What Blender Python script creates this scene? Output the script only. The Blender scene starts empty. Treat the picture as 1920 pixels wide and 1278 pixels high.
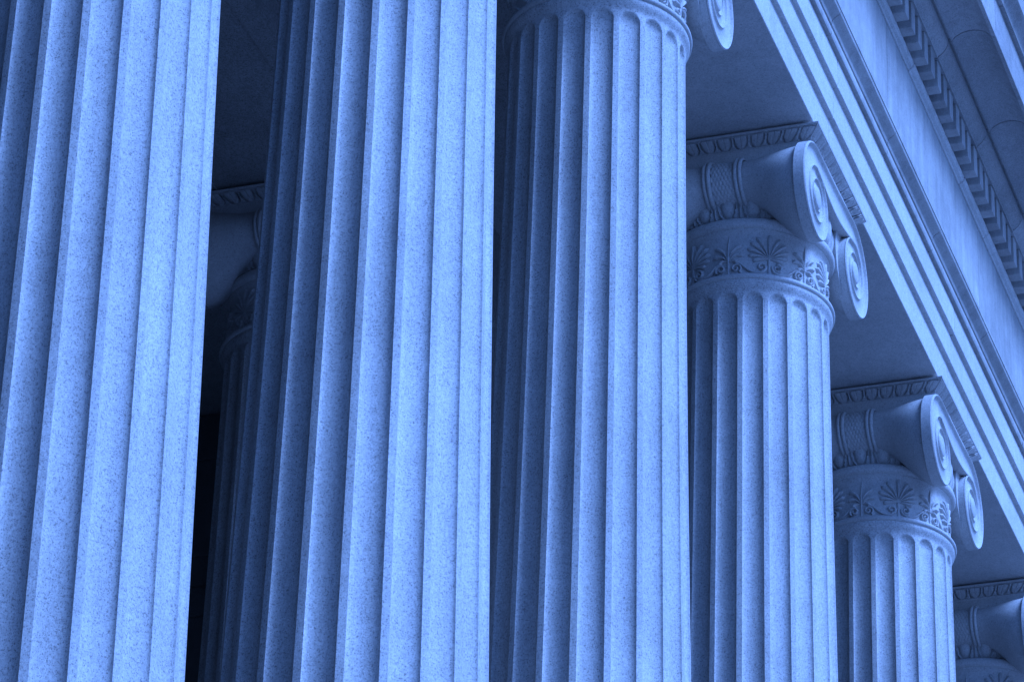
import bpy, math, random
from math import sin, cos, pi, radians, sqrt
from mathutils import Matrix, Vector, noise

random.seed(7)
scn = bpy.context.scene
COL = scn.collection

# ------------------------------------------------------------------ camera
CAM_LOC = Vector((-20.7249, -6.6981, -14.5059))
yaw, pitch, roll = 0.3339, 0.5160, 0.0316
fw = Vector((cos(pitch)*cos(yaw), cos(pitch)*sin(yaw), sin(pitch)))
rt = fw.cross(Vector((0, 0, 1))).normalized(); up = rt.cross(fw)
r2 = rt*cos(roll) + up*sin(roll); u2 = -rt*sin(roll) + up*cos(roll)
cd = bpy.data.cameras.new('camera'); cam = bpy.data.objects.new('camera', cd); COL.objects.link(cam)
m = Matrix((r2, u2, -fw)).transposed().to_4x4(); m.translation = CAM_LOC
cam.matrix_world = m
cd.sensor_width = 36; cd.lens = 7865.0/1920*36; cd.clip_start = .5; cd.clip_end = 2000
scn.camera = cam

# ------------------------------------------------------------------ light
SUN_AZ, SUN_EL = radians(-98), radians(49)      # azimuth of the sun in the XY plane, its height
sd = bpy.data.lights.new('sun', 'SUN'); sd.energy = 1.5; sd.angle = radians(24); sd.color = (1, .97, .93)
so = bpy.data.objects.new('sun', sd); COL.objects.link(so)
sdir = Vector((cos(SUN_EL)*cos(SUN_AZ), cos(SUN_EL)*sin(SUN_AZ), sin(SUN_EL)))
so.rotation_euler = sdir.to_track_quat('Z', 'Y').to_euler(); so.location = (0, -30, 30)
w = bpy.data.worlds.new('World'); scn.world = w; w.use_nodes = True
nt = w.node_tree; nt.nodes.clear()
sky = nt.nodes.new('ShaderNodeTexSky'); sky.sky_type = 'NISHITA'; sky.sun_disc = False
sky.sun_elevation = SUN_EL; sky.sun_rotation = radians(90) - SUN_AZ
sky.air_density = 1.0; sky.dust_density = 2.5
bg = nt.nodes.new('ShaderNodeBackground'); bg.inputs['Strength'].default_value = .05
wo = nt.nodes.new('ShaderNodeOutputWorld')
nt.links.new(sky.outputs[0], bg.inputs[0]); nt.links.new(bg.outputs[0], wo.inputs[0])
vs = scn.view_settings
vs.view_transform = 'Standard'; vs.look = 'None'; vs.gamma = 1; vs.use_curve_mapping = False
vs.exposure = 1.12
vs.use_white_balance = True; vs.white_balance_temperature = 3480; vs.white_balance_tint = 21
scn.cycles.max_bounces = 6; scn.cycles.diffuse_bounces = 4

# ------------------------------------------------------------------ materials
def stone(name, base, rnd=(.95, 1.04), var=.12, fleck=.5, scale=1.0, streak=0.0, rough=.8, bump=.25, grime=0.0, speck=(120, 300)):
    mt = bpy.data.materials.new(name); mt.use_nodes = True
    N = mt.node_tree.nodes; L = mt.node_tree.links
    b = N['Principled BSDF']; b.inputs['Roughness'].default_value = rough
    b.inputs['Specular IOR Level'].default_value = .3
    tc = N.new('ShaderNodeTexCoord'); oi = N.new('ShaderNodeObjectInfo')
    off = N.new('ShaderNodeVectorMath'); off.operation = 'MULTIPLY_ADD'
    ad = N.new('ShaderNodeCombineXYZ')
    for i in range(3): L.new(oi.outputs['Random'], ad.inputs[i])
    off.inputs[1].default_value = (37, 53, 29); L.new(ad.outputs[0], off.inputs[0]); L.new(tc.outputs['Object'], off.inputs[2])
    P = off.outputs[0]
    def nz(s, det=4, r=.6, vec=None):
        n = N.new('ShaderNodeTexNoise'); n.inputs['Scale'].default_value = s*scale; n.inputs['Detail'].default_value = det
        n.inputs['Roughness'].default_value = r; L.new(vec or P, n.inputs['Vector']); return n.outputs['Fac']
    def mr(x, a, c, lo, hi):
        q = N.new('ShaderNodeMapRange'); L.new(x, q.inputs[0])
        for i, v in zip((1, 2, 3, 4), (a, c, lo, hi)): q.inputs[i].default_value = v
        return q.outputs[0]
    def mul(x, y):
        q = N.new('ShaderNodeMath'); q.operation = 'MULTIPLY'; L.new(x, q.inputs[0])
        if isinstance(y, (int, float)): q.inputs[1].default_value = y
        else: L.new(y, q.inputs[1])
        return q.outputs[0]
    big = mr(nz(1.3, 3), .3, .7, 1-var, 1+var)
    mid = mr(nz(9, 5, .7), .3, .7, 1-var*.5, 1+var*.5)
    gr = mr(nz(speck[0]*.5, 4, .8), .3, .7, 1-.34*fleck, 1+.24*fleck)
    fn = nz(speck[0]*.85, 2, .5)
    vo = N.new('ShaderNodeTexVoronoi'); vo.inputs['Scale'].default_value = speck[0]*scale*1.05; L.new(P, vo.inputs['Vector'])
    sepc = N.new('ShaderNodeSeparateColor'); L.new(vo.outputs['Color'], sepc.inputs[0])
    vd = N.new('ShaderNodeMath'); vd.operation = 'SUBTRACT'; L.new(mr(sepc.outputs[0], .45, 1, 0, .55), vd.inputs[0]); L.new(vo.outputs['Distance'], vd.inputs[1])
    fl = mul(mr(vd.outputs[0], -.10, .22, 1, 1-.50*fleck), mr(fn, .33, .43, 1-.5*fleck, 1))
    f2 = mr(nz(speck[1], 1, .5), .3, .42, 1-.45*fleck, 1)
    v = mul(mul(mul(mul(big, mid), gr), fl), f2)
    rv = mr(oi.outputs['Random'], 0, 1, *rnd); v = mul(v, rv)
    if streak > 0:
        sc = N.new('ShaderNodeVectorMath'); sc.operation = 'MULTIPLY'; sc.inputs[1].default_value = (5, 5, .5)
        L.new(P, sc.inputs[0]); v = mul(v, mr(nz(1.4, 5, .65, sc.outputs[0]), .35, .65, 1-streak, 1+streak*.5))
    if grime > 0:
        v = mul(v, mr(nz(2.6, 6, .75), .5, .72, 1, 1-grime))
    cb = N.new('ShaderNodeCombineColor')
    for i in range(3): L.new(mul(v, base[i]), cb.inputs[i])
    L.new(cb.outputs[0], b.inputs['Base Color'])
    bp = N.new('ShaderNodeBump'); bp.inputs['Strength'].default_value = bump; bp.inputs['Distance'].default_value = .006
    L.new(nz(70, 6, .75), bp.inputs['Height'])
    b2 = N.new('ShaderNodeBump'); b2.inputs['Strength'].default_value = bump*.8; b2.inputs['Distance'].default_value = .02
    L.new(nz(7, 4, .6), b2.inputs['Height']); L.new(b2.outputs[0], bp.inputs['Normal']); L.new(bp.outputs[0], b.inputs['Normal'])
    return mt
M = {
    'shaft': stone('shaft_granite', (.46, .455, .445), var=.14, fleck=.8, streak=.09, grime=.12),
    'carved': stone('carved_granite', (.46, .455, .445), var=.13, fleck=.5, grime=.15),
    'architrave': stone('architrave_granite', (.48, .475, .465), var=.12, fleck=.5, grime=.22),
    'molding': stone('molding_granite', (.36, .355, .345), var=.13, fleck=.35, grime=.35, streak=.10),
    'frieze': stone('frieze_granite', (.35, .345, .337), var=.22, fleck=.3, streak=.17, grime=.15),
    'cornice': stone('cornice_granite', (.38, .375, .37), rnd=(.78, 1.12), var=.16, fleck=.55, grime=.35),
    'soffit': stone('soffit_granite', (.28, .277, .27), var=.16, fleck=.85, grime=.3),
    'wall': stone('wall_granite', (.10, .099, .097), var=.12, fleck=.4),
    'paving': stone('paving_stone', (.25, .247, .24), var=.15, fleck=.3, scale=.5),
}

# ------------------------------------------------------------------ helpers
def mesh(name, V, F, mat, sharp=38, smooth=True):
    me = bpy.data.meshes.new(name); me.from_pydata([tuple(v) for v in V], [], F); me.validate()
    me.materials.append(M[mat])
    if smooth:
        me.polygons.foreach_set('use_smooth', [True]*len(me.polygons))
        me.set_sharp_from_angle(angle=radians(sharp))
    return me
def obj(name, me, parent=None, loc=None, rotz=0):
    o = bpy.data.objects.new(name, me); COL.objects.link(o)
    if parent: o.parent = parent
    if loc: o.location = loc
    o.rotation_euler.z = rotz
    return o
def thing(name, label, cat, loc=(0, 0, 0), group=None):
    o = bpy.data.objects.new(name, None); COL.objects.link(o); o.location = loc; o.empty_display_size = .3
    o['label'] = label; o['category'] = cat
    o['kind'] = 'thing'
    if group: o['group'] = group
    return o
class MB:
    def __init__(s): s.V = []; s.F = []
    def grid(s, rows, closed=False, flip=False):
        n = len(rows[0]); b = len(s.V)
        for r in rows: s.V.extend(r)
        for i in range(len(rows)-1):
            for j in range(n if closed else n-1):
                k = (j+1) % n; q = [b+i*n+j, b+i*n+k, b+(i+1)*n+k, b+(i+1)*n+j]
                s.F.append(q[::-1] if flip else q)
        return b, n
    def cap(s, idx): s.F.append(list(idx))
    def box(s, x0, x1, y0, y1, z0, z1):
        b = len(s.V); s.V += [(x, y, z) for z in (z0, z1) for y in (y0, y1) for x in (x0, x1)]
        for f in ((0, 2, 3, 1), (4, 5, 7, 6), (0, 1, 5, 4), (2, 6, 7, 3), (0, 4, 6, 2), (1, 3, 7, 5)): s.F.append([b+i for i in f])
    def mesh(s, name, mat, **k): return mesh(name, s.V, s.F, mat, **k)
def cbox(x0, x1, y0, y1, z0, z1, c=.006):
    """box with chamfered edges"""
    V = []; F = []; X = (x0, x1); Y = (y0, y1); Z = (z0, z1); idx = {}
    for i in (0, 1):
        for j in (0, 1):
            for k in (0, 1):
                sx, sy, sz = 1-2*i, 1-2*j, 1-2*k
                for a, p in enumerate(((X[i], Y[j]+c*sy, Z[k]+c*sz), (X[i]+c*sx, Y[j], Z[k]+c*sz), (X[i]+c*sx, Y[j]+c*sy, Z[k]))):
                    idx[i, j, k, a] = len(V); V.append(p)
    g = lambda i, j, k, a: idx[i, j, k, a]
    for i in (0, 1):
        F.append([g(i, 0, 0, 0), g(i, 1, 0, 0), g(i, 1, 1, 0), g(i, 0, 1, 0)][::(1 if i else -1)])
        F.append([g(0, i, 0, 1), g(1, i, 0, 1), g(1, i, 1, 1), g(0, i, 1, 1)][::(-1 if i else 1)])
        F.append([g(0, 0, i, 2), g(1, 0, i, 2), g(1, 1, i, 2), g(0, 1, i, 2)][::(1 if i else -1)])
    for j in (0, 1):
        for k in (0, 1):
            s = 1 if j == k else -1
            F.append([g(0, j, k, 1), g(1, j, k, 1), g(1, j, k, 2), g(0, j, k, 2)][::-s])
            F.append([g(j, 0, k, 0), g(j, 1, k, 0), g(j, 1, k, 2), g(j, 0, k, 2)][::s])
            F.append([g(j, k, 0, 0), g(j, k, 1, 0), g(j, k, 1, 1), g(j, k, 0, 1)][::-s])
    for i in (0, 1):
        for j in (0, 1):
            for k in (0, 1):
                s = 1 if (i+j+k) % 2 else -1
                F.append([g(i, j, k, 0), g(i, j, k, 1), g(i, j, k, 2)][::s])
    return V, F
def smoothstep(a, b, x):
    t = min(1, max(0, (x-a)/(b-a))); return t*t*(3-2*t)
def lathe(prof, n=96):
    mb = MB(); mb.grid([[(r*cos(2*pi*j/n), r*sin(2*pi*j/n), z) for j in range(n)] for r, z in prof], closed=True); return mb

# ------------------------------------------------------------------ the Ionic column (origin on the axis, z = 0 at the collar)
def rad(h):
    if h <= 6: return .55 + .0085*h + .0014*h*h
    return rad(6) + (h-6)*.018
NF = 20; FIL = .205                                   # flutes, share of the pitch taken by the fillet
BASE = -9.55; JOINT = -7.96
def shaft_radius(th, z):
    h = -z; R = rad(max(0, h))
    # flare up to the collar
    fl = .028*(1-smoothstep(0, .075, h-.03)) if h < .12 else 0
    u = (th/(2*pi/NF)) % 1.0; u = u if u <= .5 else 1-u          # 0 = flute centre, .5 = fillet centre
    hw = (1-FIL)/2; wm = hw*2*pi*R/NF
    d = 0.0; top = .105
    zz = h - top
    s = u/hw
    if s < 1:
        a = wm*1.0
        if zz < a:                                     # rounded head of the flute
            if zz > 0:
                q = sqrt(s*s + ((a-zz)/a)**2)
                d = sqrt(max(0, 1-q*q)) if q < 1 else 0
        else: d = sqrt(1-s*s)
        lim = BASE+.30
        if z < lim+a: d *= smoothstep(lim, lim+a, z)
    dep = .033*R/.55
    return R + fl - dep*d**1.05
SAMP = [-.5, -.40, -.385, -.375, -.36, -.335, -.30, -.24, -.16, -.08, 0, .08, .16, .24, .30, .335, .36, .375, .385, .40]
def shaft_mesh(z0, z1, name):
    hs = []
    z = z1
    while z > z0:
        hs.append(z); h = -z
        z -= .008 if h < .11 else (.0065 if h < .19 else (.12 if h < 1 else .32))
    hs.append(z0)
    ths = [(k+s+.0)*2*pi/NF for k in range(NF) for s in SAMP]
    rows = []
    for z in hs:
        e = .004 if (abs(z-JOINT) < 1e-6) else 0
        rows.append([((shaft_radius(t, z)-e)*cos(t), (shaft_radius(t, z)-e)*sin(t), z) for t in ths])
    # lightly broken lips at the joint
    mb = MB(); b, n = mb.grid(rows[::-1], closed=True)
    mb.cap(range(n-1, -1, -1)); last = (len(hs)-1)*n; mb.cap(range(last, last+n))
    return mb.mesh(name, 'shaft', sharp=50)
SH_UP = shaft_mesh(JOINT+.003, -.018, 'shaft')
SH_LO = shaft_mesh(BASE+.001, JOINT-.003, 'lower_drum')

def torus_prof(R, z, rr, rz, a0=-90, a1=90, n=10):
    return [(R+rr*cos(radians(a0+(a1-a0)*i/n)), z+rz*sin(radians(a0+(a1-a0)*i/n))) for i in range(n+1)]
COLLAR = lathe([(.50, -.03), (.563, -.03), (.570, -.022)]+torus_prof(.570, .002, .024, .021)+[(.566, .024), (.566, .034), (.545, .036), (.50, .036)], 128).mesh('collar', 'carved')
RB = .532
NECK = lathe([(.50, .035), (.548, .036), (.538, .045), (.533, .06), (RB, .10), (RB, .30), (.537, .34), (.549, .368), (.562, .380), (.562, .388)]
             + torus_prof(.560, .430, .036, .040, -85, 80, 12)+[(.545, .472), (.50, .474)], 128).mesh('neck_band', 'carved')
BASEM = lathe([(.70, BASE), (.70, BASE+.02)]+torus_prof(.70, BASE-.03, .05, .05, -60, 90)+[(.70, BASE+.04)]
              + [(.675, BASE-.0)], 96)
def base_mesh():
    z = BASE
    pr = [(0.2, z-.36), (.93, z-.36), (.93, z-.355)]+torus_prof(.87, z-.27, .085, .085)+[(.85, z-.18), (.80, z-.16), (.785, z-.13), (.80, z-.10), (.82, z-.09)] \
        + torus_prof(.80, z-.045, .04, .045)+[(.78, z), (.2, z)]
    mb = lathe(pr, 96); mb.box(-.98, .98, -.98, .98, z-.62, z-.361); return mb.mesh('base', 'shaft')
BASEMESH = base_mesh()
# egg and dart echinus, relief carved on a turned body
def echinus_mesh():
    NE = 20; per = 22; nv = 18
    prof = []
    for i in range(nv+1):
        t = i/nv; a = radians(-75+150*t)
        prof.append((.520+.048*cos(a), .622+.145*sin(a)))
    rows = []
    for i, (r, z) in enumerate(prof):
        v = 1-i/nv
        row = []
        for j in range(NE*per):
            u = ((j/per+.5) % 1)-.5
            q = sqrt((u/.30)**2 + ((v-.42)/.50)**2)
            h = .036*sqrt(max(0, 1-q*q)) if q < 1 else 0
            ring = abs(q-1.28); h2 = .026*max(0, 1-(ring/.14)**2) if v < 1 else 0
            h = max(h, h2)
            du = .5-abs(u)
            if du < .05+.02*(1-v): h = max(h, .024*(1-du/.07))
            e = min(1, i/2, (nv-i)/2); h *= e
            th = 2*pi*(j+.0)/(NE*per)
            row.append(((r-.012+h)*cos(th), (r-.012+h)*sin(th), z))
        rows.append(row)
    mb = MB(); b, n = mb.grid(rows, closed=True)
    return mb.mesh('echinus', 'carved', sharp=60)
ECH = echinus_mesh()

# strokes carved on the neck
def stroke(mb, pts, rad_fn, hgt, Rb=RB, nseg=6):
    n = len(pts); rows = []
    for i, (s, z) in enumerate(pts):
        a = pts[max(0, i-1)]; c = pts[min(n-1, i+1)]
        dx, dz = c[0]-a[0], c[1]-a[1]; l = sqrt(dx*dx+dz*dz) or 1; nx, nz = -dz/l, dx/l
        r = rad_fn(i/(n-1)); row = []
        for k in range(nseg+1):
            f = -1+2*k/nseg; ss = s+nx*f*r; zz = z+nz*f*r
            H = Rb-.004+(hgt*min(1, r/.008)+.004)*sqrt(max(0, 1-f*f)); th = ss/Rb
            row.append((H*cos(th), H*sin(th), zz))
        rows.append(row)
    mb.grid(rows, flip=True)
def spiral(cx, cz, r0, r1, a0, turns, n=22):
    return [(cx+(r0+(r1-r0)*i/n)*cos(a0+turns*2*pi*i/n), cz+(r0+(r1-r0)*i/n)*sin(a0+turns*2*pi*i/n)) for i in range(n+1)]
def bez(p0, p1, p2, p3, n=10):
    o = []
    for i in range(n+1):
        t = i/n; o.append(tuple((1-t)**3*p0[k]+3*(1-t)**2*t*p1[k]+3*(1-t)*t*t*p2[k]+t**3*p3[k] for k in (0, 1)))
    return o
def petal(hub, a, L, bend, n=10):
    x, z = hub; o = [(x, z)]
    for i in range(n):
        t = (i+.5)/n; an = a+bend*t*t; x += L/n*sin(an); z += L/n*cos(an); o.append((x, z))
    return o
pr_petal = lambda w: (lambda t: w*(.25+.75*smoothstep(.1, .85, t))*(sqrt(max(0, 1-((t-.88)/.12)**2)) if t > .88 else 1))
def palmette_mesh():
    mb = MB(); hub = (0, .165)
    for i in range(-5, 6):
        if i == 0: stroke(mb, petal(hub, 0, .200, .12), pr_petal(.018), .024); continue
        s = 1 if i > 0 else -1; k = abs(i)
        L = [0, .196, .186, .170, .146, .118][k]
        stroke(mb, petal(hub, s*radians(19*k), L, s*radians(30-4*k)), pr_petal(.0172), .024)
    stroke(mb, [(0, .045), (0, .07), (0, .10), (0, .13), (0, .158), (0, .175)], lambda t: .014-.003*t if t < .95 else .004, .014)
    for s in (-1, 1):
        p = spiral(s*.055, .098, .005, .036, 0, s*1.25)
        stroke(mb, [(x, z) for x, z in p], lambda t: .0080+.003*t, .021)
        a = p[-1]
    return mb.mesh('palmette', 'carved', sharp=70)
def lily_mesh():
    mb = MB(); hub = (0, .145)
    stroke(mb, petal(hub, 0, .205, .15), lambda t: .013*(1-.7*t), .017)
    for s in (-1, 1):
        for a, L, b_ in ((16, .165, 75), (38, .125, 95), (72, .080, 120)):
            stroke(mb, petal(hub, s*radians(a), L, s*radians(b_)), pr_petal(.017), .024)
        stroke(mb, spiral(s*.053, .088, .005, .038, pi/2, -s*1.4), lambda t: .0080+.003*t, .021)
    stroke(mb, [(0, .045), (0, .09), (0, .145)], lambda t: .010, .013)
    return mb.mesh('lily', 'carved', sharp=70)
def tendril_mesh():
    mb = MB(); D = RB*pi/6
    for s in (-1, 1):
        p = bez((s*.019, .105), (s*.02, .045), (s*.09, .035), (s*.140, .070), 8)[:-1]+bez((s*.140, .070), (s*.175, .095), (s*.19, .135), (s*(D-.053), .126), 8)
        stroke(mb, p, lambda t: .0105, .020)
    return mb.mesh('tendril', 'carved', sharp=70)
PALM, LILY, TEND = palmette_mesh(), lily_mesh(), tendril_mesh()

# bolster (cushion roll along y), balteus rings and scales
VX, VZ = .524, .566
def bol(y):
    t = min(1, abs(y)/.575); g = smoothstep(.15, 1.0, t)**1.25
    rx = .196+.134*g; rz = .155+.188*g; return (-.515, .905+.051*g-rz, rx, rz)
def bolster_mesh():
    rows = []
    for i in range(41):
        y = -.575+1.15*i/40; cx, cz, rx, rz = bol(y)
        rows.append([(cx+rx*cos(2*pi*j/48), y, cz+rz*sin(2*pi*j/48)) for j in range(48)])
    mb = MB(); b, n = mb.grid(rows, closed=True, flip=True); mb.cap(range(n)); mb.cap([40*n+j for j in range(n-1, -1, -1)])
    return mb.mesh('bolster', 'carved')
def ring_mesh(y0, r):
    cx, cz, rx, rz = bol(0); rows = []
    for i in range(9):
        a = -pi/2+pi*i/8 if 1 else 0
        yy = y0+r*sin(a); e = r*cos(a)*1.1+.012
        rows.append([(cx+(rx+e)*cos(2*pi*j/64), yy, cz+(rz+e)*sin(2*pi*j/64)) for j in range(64)])
    mb = MB(); mb.grid(rows, closed=True, flip=True); return mb.mesh('strap_ring', 'carved', sharp=60)
def scales_mesh():
    cx, cz, rx, rz = bol(0); rows = []; NY = 42; NA = 192; cw, ch = .155/6, 2*pi/34
    for i in range(NY+1):
        y = -.0775+.155*i/NY; row = []
        for j in range(NA):
            a = 2*pi*j/NA; best = 0
            A = a/ch; U = y/cw
            for rr in (math.floor(A), math.floor(A)+1):
                off_ = .5 if rr % 2 else 0
                du = ((U-off_+.5) % 1)-.5; dv = (A-rr)
                q = (du/.52)**2+((dv-.1)/.95)**2
                if q < 1: best = max(best, .013*sqrt(1-q)*(.65+.35*dv))
            e = .004+best
            row.append((cx+(rx+e)*cos(a), y, cz+(rz+e)*sin(a)))
        rows.append(row)
    mb = MB(); mb.grid(rows, closed=True, flip=True); return mb.mesh('scale_band', 'carved', sharp=70)
# volute: ribbon that follows the spiral, with rim; face towards -y
R0, RK, TURNS = .412, .585, 3
def sp(phi): return R0*RK**(phi/(2*pi))
YF, YB = -.622, -.556
VPROF = [(0, .0), (.02, .010), (.06, .014), (.11, .010), (.135, .0), (.19, -.009), (.34, -.017), (.55, -.018), (.8, -.012), (.96, -.004), (1, .0)]
def volute_mesh(sx, sy):
    mb = MB(); n = 96; N = n*TURNS; prof = VPROF
    rows = []
    for i in range(N+1):
        phi = 2*pi*i/n; a, c = sp(phi), sp(phi+2*pi); th = pi/2+phi
        row = []
        sc = .35+.65*(a/R0)
        for s, h in prof:
            r = a+(c-a)*s; y = YF-h*sc - .008*(1-r/R0)
            row.append((r*cos(th), y, r*sin(th)))
        rows.append(row)
    mb.grid(rows)
    # eye
    re = sp(2*pi*TURNS); k0 = len(mb.V)
    er = [[((re*q)*cos(2*pi*j/64), YF-.006-hh, (re*q)*sin(2*pi*j/64)) for j in range(64)] for q, hh in ((1.04, -.02), (.98, .004), (.9, .009), (.6, .014), (.25, .017), (.02, .018))]
    mb.grid(er, closed=True, flip=True)
    # rim
    rim = []
    for i in range(n+1):
        phi = 2*pi*i/n; a = sp(phi); th = pi/2+phi; ins = .004
        rim.append([(a*cos(th), YF, a*sin(th)), (a*cos(th), YB+ins, a*sin(th)), ((a-ins)*cos(th), YB, (a-ins)*sin(th)), (a*.3*cos(th), YB, a*.3*sin(th))])
    mb.grid(rim, flip=True)
    V = [(sx*x, sy*(-1)*y if sy > 0 else y, z) for x, y, z in mb.V]
    F = mb.F
    if (sx < 0) != (sy > 0): F = [f[::-1] for f in F]
    return mesh('volute', V, F, 'carved', sharp=45)
def channel_mesh(sy):
    """the channel that links two volutes, sagging over the echinus"""
    n = 36; mb = MB(); rows = []
    for i in range(n+1):
        x = -VX+2*VX*i/n; zt = VZ+R0; zb = VZ+R0*RK-.075*sin(pi*i/n)**1.3
        H = zt-zb; row = [(x, YB, zt)]
        for s, h in VPROF: row.append((x, YF-h-.008*(1-RK)*s, zt-H*s))
        for dz, h in ((.002, .0088), (.007, .0117), (.0135, .0088), (.0155, 0)): row.append((x, YF-.0033-h, zb-dz))
        row.append((x, YB, zb-.017)); rows.append(row)
    mb.grid(rows, flip=True)
    V = [(x, -y if sy > 0 else y, z) for x, y, z in mb.V]; F = [f[::-1] for f in mb.F] if sy > 0 else mb.F
    return mesh('channel_band', V, F, 'carved', sharp=45)
BOL, RINGS, SCALES = bolster_mesh(), [ring_mesh(y, r) for y, r in ((-.128, .015), (-.096, .017), (.096, .017), (.128, .015))], scales_mesh()
VOL = {(sx, sy): volute_mesh(sx, sy) for sx in (-1, 1) for sy in (-1, 1)}
CHN = {sy: channel_mesh(sy) for sy in (-1, 1)}
CORE = MB(); CORE.box(-.50, .50, -.50, .50, .60, .879); CORE.box(-.607, .607, -.555, .555, .88, .9765); CORE.box(-.60, .60, -.60, .60, 1.05, 1.1065)
CORE = CORE.mesh('capital_core', 'carved', smooth=False)
def abacus_mesh():
    """square slab, leaf and dart carved on its cyma edge"""
    NU, per = 11, 22; nv = 20; Z0, Z1 = .977, 1.085
    zs = [i/nv for i in range(nv+1)]
    def half(v):                      # cyma reversa, bottom to top
        return .612+.064*(smoothstep(0, .95, v)) 
    loops = []
    loops.append((.45, Z0, None)); loops.append((.604, Z0, None)); loops.append((.604, Z0+.017, None))
    for v in zs: loops.append((half(v), Z0+.018+(Z1-Z0-.037)*v, v))
    loops += [(.678, Z1-.019, None), (.681, Z1-.015, None), (.681, Z1-.002, None), (.677, Z1, None), (.45, Z1, None)]
    rows = []
    for hw, z, v in loops:
        row = []
        for side in range(4):
            for j in range(NU*per):
                s = j/(NU*per); uu = s*NU; u = ((uu+.5) % 1)-.5   # dart at u=0, leaf centre at +-.5
                u = .5-abs(u)                                      # distance from the leaf centre
                h = 0
                if v is not None:
                    b_ = .41*sqrt(max(0, 1-((.52-v)/.52)**2)) if v < .52 else .41
                    b_ = max(b_, .03)
                    g = abs(u-b_) if v < .84 else sqrt(max(0, (u-b_ if u < b_ else 0))**2+((v-.84)/1.2)**2)
                    if u < b_:
                        h = .012*(1-(u/b_)**2*.5) - .006*max(0, 1-u/.04)
                    else:
                        du = .5-u; h = .007+.008*max(0, 1-du/(.06+.2*(1-v)))
                    if g < .08: h -= .036*(1-g/.08)
                    e = min(1, v*8, (1-v)*8); h *= e
                    ed = min(s, 1-s)*NU
                    if ed < .35: h *= ed/.35
                r = hw+h-(.0 if v is None else .004)
                t = -r+2*r*s if v is None else -hw+2*hw*s
                p = [(t, -r), (r, t), (-t, r), (-r, -t)][side]
                row.append((p[0], p[1], z))
        rows.append(row)
    mb = MB(); b, n = mb.grid(rows, closed=True); mb.cap(range(n-1, -1, -1)); mb.cap([(len(rows)-1)*n+j for j in range(n)])
    return mb.mesh('abacus', 'carved', sharp=45)
ABA = abacus_mesh()

def build_column(label, group, loc, lo_rot=0.0, rot=0.0):
    t = thing('ionic_column', label, 'column', loc, group)
    obj('shaft', SH_UP, t, rotz=radians(rot)); d = obj('lower_drum', SH_LO, t, rotz=radians(rot+lo_rot))
    obj('base', BASEMESH, t); obj('collar', COLLAR, t)
    nb = obj('neck_band', NECK, t)
    for k in range(6):
        a = radians(30+60*k)
        obj('palmette', PALM, nb, rotz=a); obj('lily', LILY, nb, rotz=a+pi/6); obj('tendril', TEND, nb, rotz=a)
    obj('echinus', ECH, t); obj('capital_core', CORE, t)
    for s in (1, -1):
        b = obj('bolster', BOL, t, rotz=0 if s > 0 else pi)
        for r in RINGS: obj('strap_ring', r, b)
        obj('scale_band', SCALES, b)
    for (sx, sy), me in VOL.items():
        # mesh sx=+1 winds anticlockwise seen from the front: it belongs on the -x side
        obj('volute', me, t, loc=(-sx*VX, 0, VZ))
    for sy in (-1, 1): obj('channel_band', CHN[sy], t)
    obj('abacus', ABA, t)
    return t
def copy_tree(o, parent=None):
    c = o.copy(); COL.objects.link(c); c.parent = parent
    for ch in list(o.children): copy_tree(ch, c)
    return c

S = 3.6246
OFF = {-2: -.0355, -1: .0422, 0: .0199, 1: -.0492, 2: .0499, 3: -.0258, 4: 0, -3: 0}
GRP_O = 'fluted columns of the outer colonnade'; GRP_I = 'columns of the dark inner row'
outer_labels = {
    -2: 'leftmost and nearest fluted shaft, cut off by the left edge of the picture',
    -1: 'second widest fluted shaft from the left, full height of the frame, no capital showing',
    0: 'middle fluted shaft with its collar at the top edge and one volute tip beside it',
    1: 'ionic column with its whole carved capital showing right of the centre of the picture',
    2: 'smaller ionic column at the lower right, capital in front of the sloping entablature',
    3: 'farthest ionic column in the bottom right corner, only the side of its shaded capital showing',
}
proto = build_column(outer_labels[1], GRP_O, (S+OFF[1], 0, 0))
ROT = {-2: -5.6, -1: 6.3, 0: 3, 1: 0, 2: 0, 3: 0}
outer_labels[-3] = 'outer column next to the leftmost shaft, just beyond the left edge'; outer_labels[-4] = 'outermost column at the near corner of the building, beyond the left edge'
for k in (-4, -3, -2, -1, 0, 2, 3):
    c = copy_tree(proto); c.location = (k*S+OFF.get(k, 0), 0, 0); c['label'] = outer_labels[k]
    if k == -2: c.location = (-7.236, -.098, 0); c.scale = (.85, .85, 1)      # this one is slimmer than its neighbours
    for ch in c.children:
        if ch.name.startswith(('shaft', 'lower_drum')): ch.rotation_euler.z = radians(ROT.get(k, 0))
        if k == -2 and ch.name.startswith('lower_drum'): ch.rotation_euler.z = radians(ROT[k]+1.6)
WI = 3.20; XI = 3.30
inner_labels = {
    0: 'unlit inner ionic column seen in the dark gap between the two nearest shafts',
    1: 'shadowed inner column, a sliver of its capital left of the middle shaft',
    -1: 'inner column in shadow right behind the leftmost shaft, only an edge of its abacus showing',
}
for k in (-1, 0, 1):
    c = copy_tree(proto); c.location = (XI+k*S-(.9 if k < 0 else 0), WI, 0); c['label'] = inner_labels[k]; c['group'] = GRP_I

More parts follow.
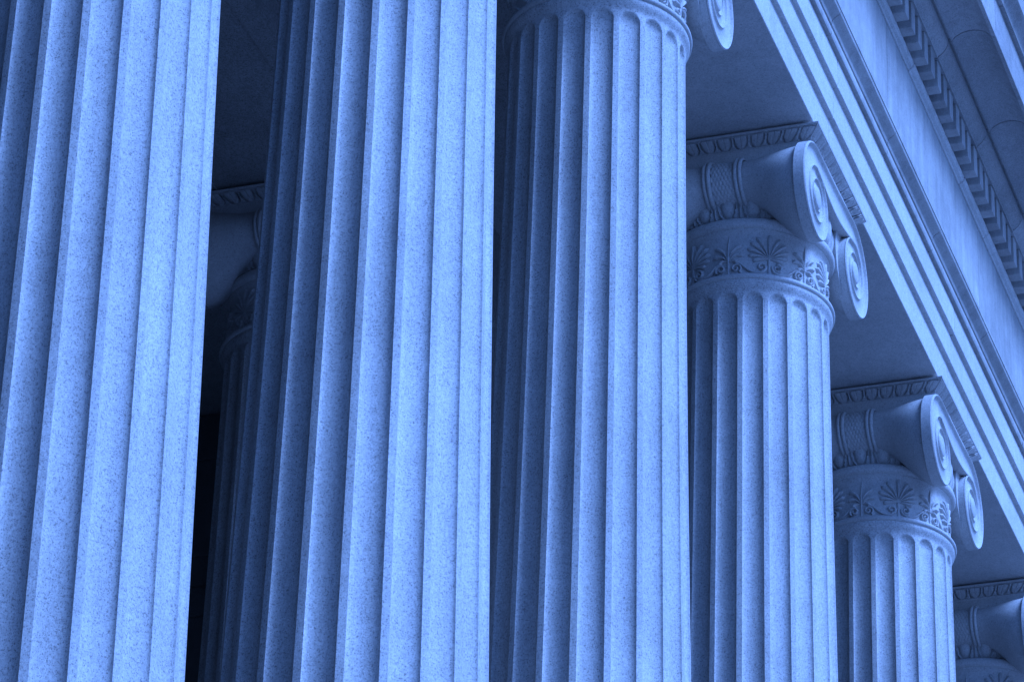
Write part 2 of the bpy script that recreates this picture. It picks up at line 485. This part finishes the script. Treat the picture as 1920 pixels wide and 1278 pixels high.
# ------------------------------------------------------------------ entablature
def offset_poly(P, c):
    n = len(P); out = []
    for i in range(n):
        a, b, d = P[i-1], P[i], P[(i+1) % n]
        e1 = (b[0]-a[0], b[1]-a[1]); e2 = (d[0]-b[0], d[1]-b[1])
        l1 = sqrt(e1[0]**2+e1[1]**2) or 1; l2 = sqrt(e2[0]**2+e2[1]**2) or 1
        n1 = (-e1[1]/l1, e1[0]/l1); n2 = (-e2[1]/l2, e2[0]/l2); k = 1+n1[0]*n2[0]+n1[1]*n2[1]; k = max(k, .5)
        out.append((b[0]+c*(n1[0]+n2[0])/k, b[1]+c*(n1[1]+n2[1])/k))
    return out
def area(P): return sum(P[i-1][0]*P[i][1]-P[i][0]*P[i-1][1] for i in range(len(P)))/2
def block(name, prof, x0, x1, mat, parent, gap=.005, ch=.007, jit=.0015):
    """a stone of a course: profile (y, z) swept from x0 to x1 with eased ends"""
    P = prof if area(prof) > 0 else prof[::-1]
    I = offset_poly(P, ch); dy, dz = random.uniform(-jit, jit), 0
    L = x1-x0-2*gap; nx = max(1, int(L/.5))
    rows = [[(-L/2, y+dy, z+dz) for y, z in I]]
    for i in range(nx+1): rows.append([(-L/2+ch+(L-2*ch)*i/nx, y+dy, z+dz) for y, z in P])
    rows.append([(L/2, y+dy, z+dz) for y, z in I])
    mb = MB(); b, n = mb.grid(rows, closed=True, flip=False); mb.cap(range(n-1, -1, -1)); mb.cap([(len(rows)-1)*n+j for j in range(n)])
    return obj(name, mb.mesh(name, mat, sharp=25), parent, loc=((x0+x1)/2, 0, 0))
XA, XB = -17.8, 18.5
ent = thing('entablature', 'long carved granite entablature running down the right side above the columns', 'entablature', (0, 0, 0))
e = .005
arch = [(-.636+e, 1.107), (-.636, 1.107+e), (-.636, 1.395-e), (-.671+e, 1.395), (-.671, 1.395+e), (-.671, 1.643-e), (-.705+e, 1.643), (-.705, 1.643+e), (-.705, 1.879), (.636, 1.879), (.636, 1.107+e), (.636-e, 1.107)]
capm = [(-.700, 1.883), (-.734, 1.883+.004), (-.740, 1.90), (-.742, 1.925), (-.738, 1.95), (-.730, 1.963), (-.728, 1.970),
        (-.742, 1.975), (-.744, 1.985), (-.748, 2.005), (-.765, 2.025), (-.790, 2.040), (-.804, 2.055), (-.809, 2.071), (-.806, 2.080), (-.813, 2.084), (-.813, 2.112), (.60, 2.112), (.60, 1.883)]
friz = [(-.656, 2.116), (-.656, 3.320), (.60, 3.320), (.60, 2.116)]
ovol = [(-.662, 3.324), (-.668, 3.328), (-.672, 3.338), (-.692, 3.350), (-.704, 3.368), (-.708, 3.390), (.5, 3.390), (.5, 3.324)]
dback = [(-.690, 3.393), (-.690, 3.634), (.5, 3.634), (.5, 3.393)]
corn = [(-.70, 3.640), (-.818, 3.640), (-.822, 3.652), (-.835, 3.660), (-.862, 3.685), (-.885, 3.715), (-.898, 3.745), (-.902, 3.762), (-.904, 3.800), (-.926, 3.800), (-.928, 3.772), (-.936, 3.772), (-.940, 3.786),
        (-.955, 3.805), (-.98, 3.822), (-1.02, 3.842), (-1.08, 3.850), (-1.14, 3.842), (-1.19, 3.822), (-1.225, 3.792), (-1.243, 3.764), (-1.250, 3.758), (-1.276, 3.758), (-1.280, 3.762),
        (-1.280, 4.150), (.3, 4.150), (.3, 3.640)]
cyma = [(-1.20, 4.153), (-1.318, 4.153), (-1.322, 4.18), (-1.345, 4.215), (-1.375, 4.235), (-1.395, 4.245), (-1.41, 4.262), (-1.41, 4.53), (.2, 4.60), (.2, 4.153)]
def course(name, prof, cuts, mat, ch=.006):
    c = [XA]+[x for x in sorted(cuts) if XA+.4 < x < XB-.4]+[XB]
    for a, b in zip(c[:-1], c[1:]): block(name, prof, a, b, mat, ent, ch=ch)
course('architrave_block', arch, [3.485-.12+S*k for k in range(-6, 5)], 'architrave')
course('cap_molding_block', capm, [3.06, 4.69, 6.12, 7.75, 9.35, 11, 12.6, 14.2, 15.9]+[3.06-1.6*i for i in range(1, 13)], 'molding', ch=.003)
course('frieze_block', friz, [5.1+3.1*k for k in range(-8, 5)], 'frieze')
course('bed_molding_block', ovol, [5.795, 7.525, 8.40, 10.1, 11.8, 13.5, 15.2]+[5.795-1.7*i for i in range(1, 14)], 'architrave')
course('dentil_backing', dback, [5.3+3.6*k for k in range(-7, 4)], 'cornice')
course('cornice_block', corn, [6.145+1.36*k for k in range(-18, 9)], 'cornice', ch=.0025)
course('gutter_block', cyma, [6.325+2.0*k for k in range(-12, 6)], 'cornice')
V, F = cbox(-.057, .057, -.806, -.688, 3.396, 3.632, .004)
DEN = mesh('dentil', V, F, 'frieze', smooth=False)
x = 5.158-.213*80
while x < XB-.2:
    o = obj('dentil', DEN, ent, loc=(x+random.uniform(-.003, .003), random.uniform(-.003, .002), 0)); x += .213
# unseen roof mass, added over the porch so sky light cannot leak in
mb = MB(); mb.box(XA, XB, .21, 7.0, 3.9, 4.55); obj('added_roof_slab', mb.mesh('added_roof_slab', 'cornice', smooth=False), ent)

# ------------------------------------------------------------------ porch behind the outer row
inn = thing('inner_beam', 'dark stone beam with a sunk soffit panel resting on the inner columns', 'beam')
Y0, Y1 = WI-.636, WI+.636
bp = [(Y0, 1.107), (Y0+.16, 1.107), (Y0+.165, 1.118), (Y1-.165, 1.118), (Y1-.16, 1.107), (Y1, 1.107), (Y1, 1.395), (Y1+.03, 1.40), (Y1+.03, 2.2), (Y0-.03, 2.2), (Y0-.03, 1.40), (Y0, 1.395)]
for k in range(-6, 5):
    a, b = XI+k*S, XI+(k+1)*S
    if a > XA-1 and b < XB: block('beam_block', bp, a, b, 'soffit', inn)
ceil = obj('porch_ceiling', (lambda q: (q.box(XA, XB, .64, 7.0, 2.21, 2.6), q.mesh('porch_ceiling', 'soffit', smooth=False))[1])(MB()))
ceil['kind'] = 'structure'
wall = thing('porch_wall', 'dark coursed stone wall standing behind the inner columns, plus an unseen end wall added to block light', 'wall')
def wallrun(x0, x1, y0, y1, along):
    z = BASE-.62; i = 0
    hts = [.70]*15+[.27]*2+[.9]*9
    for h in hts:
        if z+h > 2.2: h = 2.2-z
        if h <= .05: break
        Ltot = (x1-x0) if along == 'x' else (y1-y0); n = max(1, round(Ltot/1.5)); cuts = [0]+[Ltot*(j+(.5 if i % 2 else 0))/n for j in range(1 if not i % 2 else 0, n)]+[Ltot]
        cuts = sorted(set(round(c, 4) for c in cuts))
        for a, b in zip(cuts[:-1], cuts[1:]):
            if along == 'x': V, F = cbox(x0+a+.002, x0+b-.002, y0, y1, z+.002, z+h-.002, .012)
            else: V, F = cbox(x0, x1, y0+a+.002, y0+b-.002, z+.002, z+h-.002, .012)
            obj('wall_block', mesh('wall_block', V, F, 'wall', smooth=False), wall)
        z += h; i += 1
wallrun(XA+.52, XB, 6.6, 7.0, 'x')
wallrun(XA, XA+.5, .70, 6.58, 'y')  # unseen end wall, added to keep sky light out of the porch
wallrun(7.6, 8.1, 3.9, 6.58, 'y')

# ------------------------------------------------------------------ ground, podium
def slab(name, x0, x1, y0, y1, z0, z1, mat):
    mb = MB(); mb.box(x0, x1, y0, y1, z0, z1); o = obj(name, mb.mesh(name, mat, smooth=False)); o['kind'] = 'structure'; return o
ZF = BASE-.62
slab('podium', XA-2, XB+2, -1.3, 12, -16.1, ZF-.004, 'wall')
slab('ground', -600, 600, -600, 600, -16.6, -16.12, 'paving')
